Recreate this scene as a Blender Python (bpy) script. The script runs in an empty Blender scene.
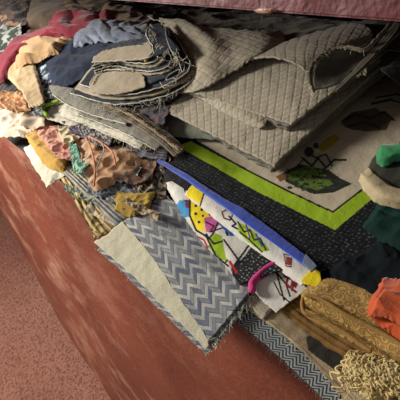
import bpy, math, random
import numpy as np
from mathutils import Vector, Matrix, noise
random.seed(7); rng = np.random.RandomState(7)
S = bpy.context.scene; COL = S.collection

# ------------------------------------------------------------------ camera
va = np.array([-400, -224, 400.]); vb = np.array([64, 600, 400.])
AX = -va/np.linalg.norm(va); AZ = -vb/np.linalg.norm(vb); AY = np.cross(AZ, AX)
R = np.array([AX, AY, AZ]); H = .36
_r = R@np.array([8, 87, 400.]); CAM = -_r*(-H/_r[2]); CAM[2] = H
BZ = -2.87*H
cam = bpy.data.cameras.new('camera'); co = bpy.data.objects.new('camera', cam); COL.objects.link(co)
cam.sensor_width = 36; cam.lens = 36; cam.clip_start = .01
M3 = Matrix([[R[i][0], -R[i][1], -R[i][2]] for i in range(3)])
co.matrix_world = Matrix.Translation(Vector(CAM)) @ M3.to_4x4(); S.camera = co

# ------------------------------------------------------------------ the slope of the cloth heap on the shelf
def sm(t): t = np.clip(t, 0, 1); return t*t*(3-2*t)
def heap(x, y):
    return .012+.10*sm(y/.36)+np.where(y < 0, .55*y, 0)+.06*sm((-x-.4)/.7)*sm(y/.15)
def onheap(px, py, dz):
    """point of the heap surface, dz above it, seen in direction px,py"""
    px = np.asarray(px, float); py = np.asarray(py, float)
    d = np.stack([px-200, py-200, np.full_like(px, 400.)], -1)@R.T
    lo = np.zeros_like(px); hi = np.full_like(px, 4.)/400*1.0
    for _ in range(46):
        m = (lo+hi)/2; p = CAM+d*m[..., None]
        up = p[..., 2]-heap(p[..., 0], p[..., 1])-dz > 0
        lo = np.where(up, m, lo); hi = np.where(up, hi, m)
    return CAM+d*lo[..., None]
def onz(px, py, z):
    d = R@np.array([px-200, py-200, 400.]); return CAM+d*(z-H)/d[2]

# ------------------------------------------------------------------ materials
def lin(c):
    return tuple(((v/255/12.92) if v/255 <= .04045 else ((v/255+.055)/1.055)**2.4) for v in c)
class G:
    def __init__(s, name):
        s.m = bpy.data.materials.new(name); s.m.use_nodes = True; s.t = s.m.node_tree; s.b = s.t.nodes['Principled BSDF']
    def n(s, typ, **k):
        x = s.t.nodes.new(typ)
        for a, v in k.items():
            if a in x.inputs: s.put(x.inputs[a], v)
            else: setattr(x, a, v)
        return x
    def put(s, inp, v):
        if isinstance(v, bpy.types.NodeSocket): s.t.links.new(v, inp)
        else: inp.default_value = v
    def ma(s, op, a, b=0., c=None):
        x = s.t.nodes.new('ShaderNodeMath'); x.operation = op; s.put(x.inputs[0], a); s.put(x.inputs[1], b)
        if c is not None: s.put(x.inputs[2], c)
        return x.outputs[0]
    def mix(s, f, a, b, bt='MIX'):
        x = s.t.nodes.new('ShaderNodeMix'); x.data_type = 'RGBA'; x.blend_type = bt; s.put(x.inputs[0], f)
        for i, v in ((6, a), (7, b)): s.put(x.inputs[i], v if isinstance(v, bpy.types.NodeSocket) else (*v, 1))
        return x.outputs[2]
    def noise(s, vec, sc, det=4, rough=.6):
        return s.n('ShaderNodeTexNoise', Vector=vec, Scale=sc, Detail=det, Roughness=rough).outputs[0]
    def step(s, v, a, b):
        return s.n('ShaderNodeMapRange', Value=v, **{'From Min': a, 'From Max': b}).outputs[0]
MC = {}
def cloth(name, c1, c2=None, pat=None, pc=(40, 40, 40), sc=.012, rough=.92, grain=.35, bump=.35, weave=900, big=14, sheen=.15, third=None):
    """woven fabric: two tones of dye, a weave, optionally a printed or stitched pattern laid out along the cloth (UV in metres)"""
    if name in MC: return MC[name]
    g = G(name); c2 = c2 or tuple(v*.8 for v in c1)
    oc = g.n('ShaderNodeTexCoord'); ob = oc.outputs['Object']; uv = oc.outputs['UV']
    sp = g.n('ShaderNodeSeparateXYZ', Vector=uv); s, t = sp.outputs[0], sp.outputs[1]
    col = g.mix(g.step(g.noise(ob, big, 3), .35, .68), lin(c1), lin(c2)); hgt = None; amp = .001
    if pat == 'print':
        at = g.n('ShaderNodeVertexColor', layer_name='Col'); col = at.outputs[0]
    if pat in ('quilt',):
        s2 = g.ma('MULTIPLY', s, 1.5); a = g.ma('PINGPONG', g.ma('DIVIDE', g.ma('ADD', s2, t), sc), .5); b = g.ma('PINGPONG', g.ma('DIVIDE', g.ma('SUBTRACT', s2, t), sc), .5)
        l = g.ma('MINIMUM', a, b); k = g.step(l, .012, .05); col = g.mix(k, lin(pc), col); hgt = g.step(l, 0, .22); amp = .0006
    if pat == 'herring':
        ph = g.ma('ADD', g.ma('DIVIDE', t, sc), g.ma('PINGPONG', g.ma('DIVIDE', s, sc), 1.6))
        k = g.step(g.ma('PINGPONG', ph, .5), .2, .3); col = g.mix(k, lin(pc), col)
    if pat == 'chevron':
        row = g.ma('FLOOR', g.ma('DIVIDE', t, sc)); par = g.ma('SUBTRACT', g.ma('MULTIPLY', g.ma('MODULO', g.ma('ABSOLUTE', row), 2.), 2.), 1.)
        ph = g.ma('ADD', g.ma('DIVIDE', s, sc*1.12), g.ma('MULTIPLY', g.ma('MULTIPLY', g.ma('FRACT', g.ma('DIVIDE', t, sc)), par), 1.5))
        ph = g.ma('ADD', ph, g.ma('MULTIPLY', par, -.75))
        cell = g.ma('FLOOR', ph); wn = g.n('ShaderNodeTexWhiteNoise', noise_dimensions='2D')
        cb = g.n('ShaderNodeCombineXYZ', X=cell, Y=row); g.put(wn.inputs['Vector'], cb.outputs[0])
        alt = g.ma('MODULO', g.ma('ABSOLUTE', g.ma('ADD', cell, 400.)), 2.)
        tone = g.ma('ADD', g.ma('MULTIPLY', alt, .5), g.ma('MULTIPLY', wn.outputs[0], .5))
        edge = g.step(g.ma('PINGPONG', ph, .5), 0, .09)
        col = g.mix(tone, lin(pc), col); col = g.mix(edge, lin(third or pc), col)
        # colour changes with the weave's threads
        thr = g.ma('PINGPONG', g.ma('DIVIDE', ph, .16), .5); col = g.mix(g.ma('MULTIPLY', thr, .35), col, lin(pc)); hgt = edge
    if pat in ('dots', 'specks'):
        v = g.n('ShaderNodeTexVoronoi', Vector=uv, Scale=1/sc, Randomness=.8); col = g.mix(g.step(v.outputs['Distance'], .30, .2), col, lin(pc))
    if pat == 'blotch':
        f = g.step(g.noise(uv, 1/sc, 2, .5), .5, .53); col = g.mix(f, col, lin(pc))
        if third: col = g.mix(g.step(g.noise(ob, .8/sc, 2), .58, .6), col, lin(third))
    if pat == 'stripe':
        col = g.mix(g.step(g.ma('PINGPONG', g.ma('DIVIDE', t, sc), .5), .2, .27), lin(pc), col)
        if third: col = g.mix(g.step(g.ma('PINGPONG', g.ma('DIVIDE', t, sc*2.7), .5), .12, .06), col, lin(third))
    if pat == 'swirl':
        v = g.n('ShaderNodeTexVoronoi', Vector=uv, Scale=1/sc, Randomness=.9)
        k = g.step(g.ma('PINGPONG', g.ma('MULTIPLY', v.outputs['Distance'], 3.2), .5), .26, .34); col = g.mix(g.ma('MULTIPLY', k, .6), col, lin(pc)); hgt = k; amp = .0005
    if pat == 'rib':
        k = g.step(g.ma('PINGPONG', g.ma('DIVIDE', t, sc), .5), .05, .3); col = g.mix(k, lin(pc), col); hgt = k; amp = .0012
    gr = g.noise(ob, weave, 2); col = g.mix(grain, col, g.mix(g.step(gr, .3, .7), (.25, .25, .25), (.75, .75, .75)), 'OVERLAY')
    g.put(g.b.inputs['Base Color'], col); g.b.inputs['Roughness'].default_value = rough
    g.b.inputs['Sheen Weight'].default_value = sheen; g.b.inputs['Specular IOR Level'].default_value = .2
    bp = g.n('ShaderNodeBump', Strength=bump, Distance=.0006, Height=gr)
    mid = g.n('ShaderNodeBump', Strength=.6, Distance=.004, Height=g.noise(ob, 45, 4, .55), Normal=bp.outputs[0]); last = mid
    if hgt is not None: last = g.n('ShaderNodeBump', Strength=.9, Distance=amp, Height=hgt, Normal=mid.outputs[0])
    g.put(g.b.inputs['Normal'], last.outputs[0]); MC[name] = g.m; return g.m

# ------------------------------------------------------------------ objects
def tag(o, label=None, cat=None, group=None, kind=None):
    for k, v in (('label', label), ('category', cat), ('group', group), ('kind', kind)):
        if v: o[k] = v
    return o
def link(name, v, f, m, parent=None, uvs=None, cols=None, smooth=True):
    me = bpy.data.meshes.new(name); v = np.asarray(v, float)
    o0 = np.array([*(v[:, :2].min(0)+v[:, :2].max(0))/2, v[:, 2].min()]) if parent is None else np.zeros(3)
    me.from_pydata([tuple(p) for p in v-o0], [], f); me.update()
    if uvs is not None:
        ly = me.uv_layers.new(name='UVMap'); li = np.zeros(len(me.loops), int); me.loops.foreach_get('vertex_index', li)
        ly.data.foreach_set('uv', np.asarray(uvs, float)[li].ravel())
    if cols is not None:
        ca = me.color_attributes.new('Col', 'FLOAT_COLOR', 'POINT'); ca.data.foreach_set('color', np.c_[cols, np.ones(len(cols))].ravel())
    if smooth: me.polygons.foreach_set('use_smooth', [True]*len(me.polygons))
    o = bpy.data.objects.new(name, me); COL.objects.link(o); me.materials.append(m); o.location = o0
    if parent is not None: o.parent = parent
    return o
def thing(name, label, cat, group=None):
    o = bpy.data.objects.new(name, None); COL.objects.link(o); o.empty_display_size = .02; return tag(o, label, cat, group)
def settle():
    """bring every Empty to the base of its parts"""
    bpy.context.view_layer.update()
    for e in [o for o in COL.objects if o.type == 'EMPTY']:
        P = np.array([tuple(v.co) for c in e.children_recursive for v in c.data.vertices][::7])
        e.location = (*(P[:, :2].min(0)+P[:, :2].max(0))/2, P[:, 2].min())
        for c in e.children: c.matrix_parent_inverse = Matrix.Translation(-e.location)
def cr(P, n):
    """Catmull-Rom through the points, n samples by chord length"""
    P = np.asarray(P, float)
    if len(P) == 2: P = np.array([P[0]*(1-k)+P[1]*k for k in (0, .5, 1)])
    L = np.r_[0, np.cumsum(np.linalg.norm(np.diff(P[:, :2], axis=0), axis=1)+1e-6)]; L /= L[-1]
    Q = np.vstack([2*P[0]-P[1], P, 2*P[-1]-P[-2]]); out = []
    for t in np.linspace(0, 1, n):
        i = min(np.searchsorted(L, t, 'right')-1, len(P)-2); i = max(i, 0); f = (t-L[i])/(L[i+1]-L[i])
        p0, p1, p2, p3 = Q[i:i+4]
        out.append(.5*((2*p1)+(-p0+p2)*f+(2*p0-5*p1+4*p2-p3)*f*f+(-p0+3*p1-3*p2+p3)*f**3))
    return np.array(out)
def vn(P, f, seed, hard=0):
    o = np.empty(len(P))
    for i, p in enumerate(P):
        q = Vector(p)*f; q.x += seed*7.3; q.y -= seed*3.1
        a = noise.noise(q); o[i] = (1-2*abs(a)) if hard else a
    return o
def sheet(name, rows, m, dz=0., n=(70, 40), thick=.0016, wr=.0012, wf=28, cr_=0., crf=22, puff=.0, parent=None, paint=None, jag=0.6, seed=None, fold=None, shift=0):
    """a piece of cloth lying on the heap. rows: outlines from its front to its back edge (x, y[, lift])"""
    seed = seed if seed is not None else random.random()*50
    rows = [np.array([(p[0], p[1], p[2] if len(p) > 2 else 0.) for p in r]) for r in rows]
    A = np.array([cr(r, n[0]) for r in rows]); nc, nr = n
    Gd = np.array([cr(A[:, j], nr) for j in range(nc)]).transpose(1, 0, 2)        # nr x nc x 3
    uu, vv = np.meshgrid(np.linspace(0, 1, nc), np.linspace(0, 1, nr))
    px, py, lf = Gd[..., 0].copy(), Gd[..., 1].copy(), Gd[..., 2]
    if jag:                                                                # uneven cut edges
        for (arr, s0) in ((px, 1), (py, 9)):
            jv = np.array([noise.noise(Vector((k*.16, s0+seed, 0))) for k in range(nc)]); ju = np.array([noise.noise(Vector((k*.18, s0+seed, 5))) for k in range(nr)])
            arr += jag*(jv[None, :]*2*np.clip(1-np.minimum(vv, 1-vv)*8, 0, 1)+ju[:, None]*2*np.clip(1-np.minimum(uu, 1-uu)*8, 0, 1))
    e = np.minimum(np.minimum(uu, 1-uu)*1.6, np.minimum(vv, 1-vv))
    P = onheap(px, py, dz+lf)
    W = P.reshape(-1, 3).copy()
    su = np.linalg.norm(np.diff(P, axis=1), axis=2).sum(1).mean(); sv = np.linalg.norm(np.diff(P, axis=0), axis=2).sum(0).mean()
    d = np.zeros(len(W))
    if wr: d += wr*vn(W*[1, 1, .4], wf, seed)+wr*.5*vn(W, wf*2.7, seed+3)
    if cr_: d += cr_*(vn(W, crf, seed+5, 1)-.55)+cr_*.45*(vn(W, crf*2.3, seed+8, 1)-.55)
    if fold: # parallel gathers: (count, amplitude, direction along u or v, skew)
        k, am, ax, sk = fold; q = (uu if ax == 'u' else vv)+sk*(vv if ax == 'u' else uu); w = np.array([noise.noise(Vector((a*2.1, b*2.1, seed))) for a, b in zip(uu.ravel(), vv.ravel())])
        d += am*(np.abs(np.sin(math.pi*(k*q.ravel()+1.1*w)))**.7-.6)
    if puff: d -= puff*(1-sm(e.ravel()/.22)**.6)
    # lift along a direction between up and out of the shelf
    W += d[:, None]*np.array([0, -.35, .94]); W[:, 2] += shift
    f = [(j*nc+i, j*nc+i+1, (j+1)*nc+i+1, (j+1)*nc+i) for j in range(nr-1) for i in range(nc-1)]
    uv = np.stack([uu.ravel()*su, vv.ravel()*sv], 1)
    cols = paint(px.ravel(), py.ravel(), W) if paint else None
    # consistent normals: up
    a, b, c = W[f[0][0]], W[f[0][1]], W[f[0][2]]
    mid = f[len(f)//2]; nn = np.cross(W[mid[1]]-W[mid[0]], W[mid[3]]-W[mid[0]])
    if np.dot(nn, CAM-W[mid[0]]) < 0: f = [q[::-1] for q in f]
    o = link(name, W, f, m, parent, uv, cols)
    md = o.modifiers.new('thickness', 'SOLIDIFY'); md.thickness = thick; md.offset = -1; md.use_even_offset = False
    o['_g'] = 1; GR[o.name] = (px, py, W.reshape(nr, nc, 3)); del o['_g']
    return o
GR = {}
def tubes(name, lines, r, m, parent=None, ns=5, taper=True):
    V, F = [], []
    for ln in lines:
        ln = np.asarray(ln, float); N = len(ln); b0 = len(V)
        rr = r if np.isscalar(r) else r[0]+(r[1]-r[0])*random.random()
        for i in range(N):
            tg = ln[min(i+1, N-1)]-ln[max(i-1, 0)]; tg /= np.linalg.norm(tg)+1e-9
            s = np.cross(tg, [.3, .2, .93]); s /= np.linalg.norm(s)+1e-9; u = np.cross(s, tg)
            q = rr*(1 if not taper else (.55 if i in (0, N-1) else 1))
            for k in range(ns):
                a = 2*math.pi*k/ns; V.append(ln[i]+q*(math.cos(a)*s+math.sin(a)*u))
        for i in range(N-1):
            for k in range(ns):
                F.append((b0+i*ns+k, b0+i*ns+(k+1) % ns, b0+(i+1)*ns+(k+1) % ns, b0+(i+1)*ns+k))
        F.append(tuple(b0+k for k in range(ns))[::-1]); F.append(tuple(b0+(N-1)*ns+k for k in range(ns)))
    return link(name, V, F, m, parent)
def fray(parent, line, dz, n, length, m, r=.0003, down=.5, out=(0, -1, 0)):
    """loose threads along a cut edge"""
    E_ = np.array([(p[0], p[1], p[2] if len(p) > 2 else 0.) for p in line]); E_ = cr(E_, 60); P = onheap(E_[:, 0], E_[:, 1], dz+E_[:, 2]); L = []
    for _ in range(n):
        i = random.randrange(60); p = P[i].copy(); d = np.array([random.gauss(0, .8)+out[0], random.gauss(0, .5)+out[1], random.gauss(0, .3)+out[2]]); d /= np.linalg.norm(d)
        k = length*random.uniform(.35, 1.25); ln = [p+np.array([0, .0, .0])]
        for s in range(6):
            d = d+np.array([random.gauss(0, .45), random.gauss(0, .45), random.gauss(0, .35)-down*.35]); d /= np.linalg.norm(d); ln.append(ln[-1]+d*k/6)
        L.append(cr(ln, 12))
    return tag(tubes('frayed_threads', L, r, m, parent, ns=4), kind='stuff')
def cord(name, pts, dz, r, m, parent=None, n=60, wob=0):
    E_ = cr([(p[0], p[1], p[2] if len(p) > 2 else 0.) for p in pts], n); P = onheap(E_[:, 0], E_[:, 1], dz+E_[:, 2])
    if wob: P = P+np.array([[noise.noise(Vector((i*.4, k, 3)))*wob for k in (0, 9, 17)] for i in range(n)])
    return tubes(name, [P], r, m, parent, ns=8)

# painting prints on cloth: shapes in the cloth's own layout
def inpoly(x, y, pts):
    ins = np.zeros(len(x), bool); k = len(pts); j = k-1
    for i in range(k):
        xi, yi = pts[i]; xj, yj = pts[j]
        c = ((yi > y) != (yj > y)) & (x < (xj-xi)*(y-yi)/((yj-yi) or 1e-9)+xi); ins ^= c; j = i
    return ins
def dline(x, y, pts):
    d = np.full(len(x), 1e9)
    for (a, b), (c, e) in zip(pts[:-1], pts[1:]):
        l = (c-a)**2+(e-b)**2+1e-9; t = np.clip(((x-a)*(c-a)+(y-b)*(e-b))/l, 0, 1); d = np.minimum(d, np.hypot(x-a-t*(c-a), y-b-t*(e-b)))
    return d
def painter(base, ops):
    def f(x, y, W):
        c = np.tile(np.array(lin(base)), (len(x), 1))
        for op in ops:
            if op[0] == 'poly': c[inpoly(x, y, op[1])] = lin(op[2])
            elif op[0] == 'line': c[dline(x, y, op[1]) < op[2]] = lin(op[3])
            elif op[0] == 'loop': c[dline(x, y, list(op[1])+[op[1][0]]) < op[2]] = lin(op[3])
            elif op[0] == 'disc': c[np.hypot(x-op[1], y-op[2]) < op[3]] = lin(op[4])
            elif op[0] == 'specks':      # scattered small dots inside a polygon, laid out on the cloth itself
                sel = inpoly(x, y, op[1]); sx = W[:, 0]/op[2]; sy = (W[:, 1]+W[:, 2]*.6)/op[2]; ix = np.floor(sx); iy = np.floor(sy)
                hx = np.modf(np.abs(np.sin(ix*127.1+iy*311.7)*43758.5))[0]; hy = np.modf(np.abs(np.sin(ix*269.5+iy*183.3)*43758.5))[0]; hr = np.modf(np.abs(np.sin(ix*13.5+iy*83.3)*4378.5))[0]
                dd = np.hypot(sx-ix-.25-.5*hx, sy-iy-.25-.5*hy); c[sel & (dd < .09+.15*hr)] = lin(op[3])
        return c
    return f


# ------------------------------------------------------------------ the place
def wallmat(name, c1, c2, c3, f1, f2, gr, bump, st=(1, 1, 1), thr=(.52, .66), wear=None):
    g = G(name); ob = g.n('ShaderNodeTexCoord').outputs['Object']
    mp = g.n('ShaderNodeMapping', Vector=ob, Scale=st).outputs[0]
    col = g.mix(g.step(g.noise(ob, f1, 5), .35, .65), lin(c1), lin(c2))
    k = g.ma('MULTIPLY', g.step(g.noise(mp, f2, 6, .7), *thr), .75)
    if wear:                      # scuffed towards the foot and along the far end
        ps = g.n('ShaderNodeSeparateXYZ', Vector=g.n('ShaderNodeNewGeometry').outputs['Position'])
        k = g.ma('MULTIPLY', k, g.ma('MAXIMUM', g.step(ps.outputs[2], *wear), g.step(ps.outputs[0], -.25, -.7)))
    col = g.mix(k, col, lin(c3))
    gn = g.noise(ob, gr, 3, .7); col = g.mix(.4, col, g.mix(g.step(gn, .3, .7), (.2, .2, .2), (.8, .8, .8)), 'OVERLAY')
    g.put(g.b.inputs['Base Color'], col); g.b.inputs['Roughness'].default_value = .6
    b1 = g.n('ShaderNodeBump', Strength=bump, Distance=.004, Height=gn); b2 = g.n('ShaderNodeBump', Strength=.5, Distance=.02, Height=g.noise(mp, f2, 5), Normal=b1.outputs[0])
    g.put(g.b.inputs['Normal'], b2.outputs[0]); return g
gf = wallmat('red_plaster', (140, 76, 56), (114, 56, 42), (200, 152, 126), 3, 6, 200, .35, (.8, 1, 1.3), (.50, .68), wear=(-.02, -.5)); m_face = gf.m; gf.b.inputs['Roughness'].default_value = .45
gl = wallmat('red_granular_floor', (188, 134, 114), (168, 112, 94), (84, 48, 40), 2, 110, 110, 1.0, thr=(.47, .58)); m_floor = gl.m; gl.b.inputs['Roughness'].default_value = .9
gs = wallmat('pink_painted_slab', (118, 60, 64), (106, 50, 54), (164, 96, 92), 4, 12, 200, .2); m_slab = gs.m
gd = wallmat('old_back_plaster', (92, 72, 58), (70, 54, 44), (60, 48, 40), 4, 12, 90, .4); m_back = gd.m
g_ = G('chipped_paint'); g_.put(g_.b.inputs['Base Color'], g_.mix(g_.step(g_.noise(g_.n('ShaderNodeTexCoord').outputs['Object'], 300), .45, .55), lin((200, 160, 140)), lin((120, 70, 60)))); m_chip = g_.m

def grid(name, fn, nu, nv, m, kind='structure', parent=None):
    V = [fn(i/(nu-1), j/(nv-1)) for j in range(nv) for i in range(nu)]
    F = [(j*nu+i, j*nu+i+1, (j+1)*nu+i+1, (j+1)*nu+i) for j in range(nv-1) for i in range(nu-1)]
    o = link(name, V, F, m, parent); 
    if kind and parent is None: o['kind'] = kind
    return o
# foot of the bench: it bows away from the front line towards the far left
foot = [onz(x, y, BZ) for x, y in ((0, 198), (14, 228), (30, 260), (45, 293), (60, 322), (84, 360), (111, 399))]
FX = [p[0] for p in foot]; FY = [p[1] for p in foot]
def footy(x): return float(np.interp(x, FX, FY))
def facefn(u, v):
    x = -6+7*u**.6; k = v; yb = footy(x); z = BZ*k
    rnd = .02*max(0, 1-k*25)**2
    y = yb*k**1.3+.006*noise.noise(Vector((x*2.3, z*2.3, 1)))*min(1, k*8)+.003*noise.noise(Vector((x*9, z*9, 4)))+rnd
    return (x, y, z)
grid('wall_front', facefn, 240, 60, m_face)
def slabbox(name, x0, x1, y0, y1, z0, z1, m, r=.012):
    import bmesh
    bm = bmesh.new(); bmesh.ops.create_cube(bm, size=1)
    for v in bm.verts: v.co = Vector(((x0+x1)/2+v.co.x*(x1-x0), (y0+y1)/2+v.co.y*(y1-y0), (z0+z1)/2+v.co.z*(z1-z0)))
    bmesh.ops.bevel(bm, geom=bm.edges[:], offset=r, segments=3, affect='EDGES')
    me = bpy.data.meshes.new(name); bm.to_mesh(me); bm.free(); o = bpy.data.objects.new(name, me); COL.objects.link(o); me.materials.append(m); o['kind'] = 'structure'; return o
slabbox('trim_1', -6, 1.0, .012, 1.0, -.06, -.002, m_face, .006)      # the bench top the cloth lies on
_r = R@np.array([8, 7.5-200, 400.]); SZ = float((CAM+_r*(-CAM[1]/_r[1]))[2])
slabbox('trim_2', -6, 1.6, 0, 1.0, SZ, SZ+.13, m_slab, .0015)           # the slab above
slabbox('wall_back', -6, 1.2, .9, .98, -.002, SZ, m_back)
slabbox('wall_right', 1.0, 1.1, .0, .95, BZ, SZ, m_back)
floor = grid('floor', lambda u, v: (-7+9*u, -4+5.0*v, BZ+.004*noise.noise(Vector((u*30, v*20, 0)))), 90, 60, m_floor)

# patch of chipped paint on the slab's lower edge
def onfront(px, py):
    r = R@np.array([px-200, py-200, 400.]); return CAM+r*((-.0004-CAM[1])/r[1])
Vc = [tuple(onfront(265, 10))]+[tuple(onfront(265+11*math.cos(a)*(1+.25*noise.noise(Vector((a*3, 1, 0)))), 10.5+3*math.sin(a)*(1+.4*noise.noise(Vector((a*4, 5, 0)))))) for a in [2*math.pi*k/28 for k in range(28)]]
Fc = [(0, 1+k, 1+(k+1) % 28) for k in range(28)]
o = link('trim_3', Vc, Fc, m_chip); o['kind'] = 'structure'; md = o.modifiers.new('t', 'SOLIDIFY'); md.thickness = .0006; md.offset = 0

# ------------------------------------------------------------------ fabrics
white_thread = cloth('pale_thread', (222, 216, 196), grain=.1); 
# tangled scraps that fill the heap between the larger pieces
def heapfn(u, v):
    x = -3.2+3.9*u; y = -.012+.88*v; q = Vector((x, y, 0))
    z = float(heap(np.array(x), np.array(y)))-.014+.010*(1-2*abs(noise.noise(q*16)))+.005*noise.noise(q*45)
    e = min(1, (v)*14); return (x, y, max(z*e, .0015+.002*e))
o = grid('fabric_scraps', heapfn, 330, 90, cloth('mixed_scraps', (70, 62, 58), (40, 36, 38), 'blotch', (128, 104, 80), .03, third=(38, 44, 62)), None)
tag(o, 'tangled mass of dark mixed fabric scraps filling the shelf under the folded cloths', 'fabric scraps', kind='stuff')

# --- front right: striped mat, beige cloth, gold cloth, orange cloth, yarn
hb = cloth('herringbone_cloth', (150, 152, 150), (134, 138, 138), 'herring', (44, 50, 54), .0042, grain=.2)
t = thing('herringbone_cloth', 'charcoal and grey herringbone woven cloth hanging over the bench edge at bottom right', 'cloth')
P1 = sheet('woven_panel', [[(224, 312), (262, 342), (300, 376), (340, 416)], [(238, 304), (278, 332), (318, 364), (362, 404)], [(256, 292), (300, 318), (340, 350), (392, 392)]], hb, .004, (120, 60), wr=.0008, parent=t)
fray(P1, [(226, 312), (262, 342), (300, 376), (330, 404)], .004, 90, .006, cloth('grey_thread', (110, 116, 116)), r=.00022)

bg = cloth('beige_patched', (168, 148, 118), pat='print', grain=.3)
P_b = painter((168, 150, 120), [('poly', [(274, 306), (300, 322), (330, 352), (345, 380), (338, 396), (318, 378), (300, 350), (284, 330)], (150, 132, 104)),
    ('poly', [(306, 337), (316, 332), (330, 338), (342, 350), (345, 366), (340, 374), (330, 366), (318, 358), (308, 350)], (44, 42, 36)), ('line', [(255, 310), (300, 345), (352, 398)], .7, (120, 102, 76))])
t = thing('beige_cloth', 'beige cloth with a dark stain lying on the herringbone cloth', 'cloth')
P1 = sheet('cloth_panel', [[(243, 306), (284, 336), (318, 368), (352, 408)], [(262, 292), (300, 318), (336, 350), (380, 396)], [(284, 276), (326, 300), (364, 336), (410, 384)]], bg, .009, (130, 80), wr=.0016, wf=40, paint=P_b, parent=t)
fray(P1, [(243, 306), (284, 336), (318, 368), (345, 400)], .009, 16, .008, white_thread)

lw = cloth('linen_weave', (176, 166, 144), (160, 150, 130), 'stripe', (150, 142, 126), .004)
o = sheet('linen_scrap', [[(243, 300), (262, 319)], [(262, 282), (284, 300)], [(280, 272), (300, 286)]], lw, .014, (50, 40), puff=.002, wr=.001)
tag(o, 'small pale linen scrap sticking out beside the grey zigzag swatch', 'fabric scrap')

gold = cloth('gold_swirl', (170, 132, 70), (148, 112, 56), 'swirl', (206, 172, 104), .0085, grain=.3)
golddk = cloth('gold_swirl_reverse', (140, 104, 50), (120, 88, 42), 'rib', (110, 78, 36), .006)
t = thing('gold_patterned_cloth', 'folded gold cloth with a swirl pattern next to the orange cloth', 'cloth')
tag(sheet('lower_fold', [[(268, 300), (310, 334), (352, 360), (404, 396)], [(286, 288), (330, 318), (372, 344), (420, 372)], [(300, 276), (345, 300), (390, 330), (430, 350)]], golddk, .016, (120, 50), wr=.002, wf=40, puff=.004, parent=t), 'plain brownish underside fold')
for k, (dy, dzz, dx) in enumerate(((15, .020, 4), (9, .025, 2), (4, .030, 0))):
    sheet('folded_layer', [[(302+dx, 301+dy), (340, 320+dy), (372, 338+dy), (412, 366+dy)], [(310, 292+dy), (350, 308+dy), (384, 324+dy), (420, 346+dy)], [(326, 280), (360, 292), (396, 304), (430, 320)]], gold, dzz, (120, 40), thick=.003, wr=.001, puff=.003, parent=t, fold=(2, .0015, 'v', .1))
sheet('folded_layer', [[(301, 306, -.004), (340, 322, -.004), (372, 342, -.004), (414, 368, -.004)], [(301, 292), (342, 312), (376, 328), (418, 356)], [(312, 283), (350, 297), (386, 311), (424, 336)], [(334, 274), (368, 283), (400, 292), (430, 306)]], gold, .038, (150, 70), thick=.003, wr=.0016, wf=40, puff=.003, parent=t)
cord('rolled_edge', [(303, 294, .002), (320, 299, .003), (345, 314, .003), (380, 332, .002), (414, 353, .001)], .039, .0022, gold, t)
cord('rolled_edge', [(304, 296), (302, 304), (305, 313), (318, 318), (345, 333), (372, 352)], .033, .002, gold, t)

yarn = cloth('cream_yarn', (226, 204, 148), (204, 178, 118), grain=.3, weave=1500)
L = []
for k in range(300):
    a0 = random.uniform(350, 404); b0 = 352+ (a0-338)*.28+random.gauss(0, 3); q = []
    x, y = a0, b0; dx, dy = random.gauss(-.05, .35), random.uniform(.3, 1)
    ph = random.random()*6; am = random.uniform(1.5, 5); nn = random.randint(6, 11)
    for s in range(nn):
        q.append((x+am*math.sin(ph+s*2.3), y+am*.5*math.cos(ph+s*2.1), .003+.006*random.random())); x += dx*4; y += 3.6*dy
    E_ = cr(q, 44); L.append(onheap(E_[:, 0], E_[:, 1], .026+E_[:, 2]))
t = thing('fringed_shawl', 'cream knotted yarn fringe spilling over the bench below the gold cloth', 'fringe')
sheet('yarn_band', [[(350, 384), (370, 398), (410, 416)], [(348, 358), (380, 366), (412, 382)], [(362, 344), (388, 352), (414, 364)]], yarn, .022, (70, 50), cr_=.009, crf=70, puff=.006, parent=t)
tag(tubes('yarn_strands', L, (.0004, .0010), yarn, t), kind='stuff')

org = cloth('orange_cotton', (206, 92, 44), (184, 76, 36), grain=.2, sheen=.3)
t = thing('orange_cloth', 'bright orange crumpled cloth at the right edge on the gold cloth', 'cloth')
sheet('cloth_body', [[(367, 314), (385, 326), (418, 350)], [(368, 300, .004), (386, 308, .002), (418, 326)], [(376, 286, .006), (394, 296, .004), (418, 306)], [(382, 274), (400, 276), (418, 284)]], org, .050, (90, 70), cr_=.006, crf=26, wr=.002, puff=.007, parent=t)
sheet('upper_fold', [[(369, 312, -.002), (384, 314), (402, 322), (420, 334)], [(372, 300, .001), (388, 304, .001), (420, 318)], [(384, 284, .002), (400, 288, .002), (420, 300)]], org, .060, (80, 50), cr_=.002, crf=30, wr=.001, puff=.008, parent=t)

nav = cloth('dark_navy_cotton', (16, 24, 28), (11, 17, 21), grain=.25, sheen=0)
o = sheet('navy_cloth', [[(330, 276), (350, 284), (380, 296), (420, 306)], [(330, 268), (354, 266), (384, 270), (420, 284)], [(348, 256), (374, 252), (400, 254), (425, 262)], [(374, 242), (396, 236), (425, 240)]], nav, .040, (90, 60), cr_=.004, crf=24, puff=.004, fold=(2, .001, 'v', .2))
tag(o, 'very dark navy cloth between the dotted print and the orange cloth', 'cloth')
tea = cloth('dark_teal_cotton', (18, 52, 44), (13, 38, 34), grain=.25, sheen=0)
o = sheet('teal_cloth', [[(362, 224), (384, 240), (425, 262)], [(374, 206), (396, 220), (425, 236)], [(380, 192), (400, 198), (425, 206)]], tea, .048, (80, 60), cr_=.003, puff=.005, fold=(2, .0012, 'v', .2))
tag(o, 'dark teal green cloth under the cream padded piece at the right edge', 'cloth')

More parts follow.
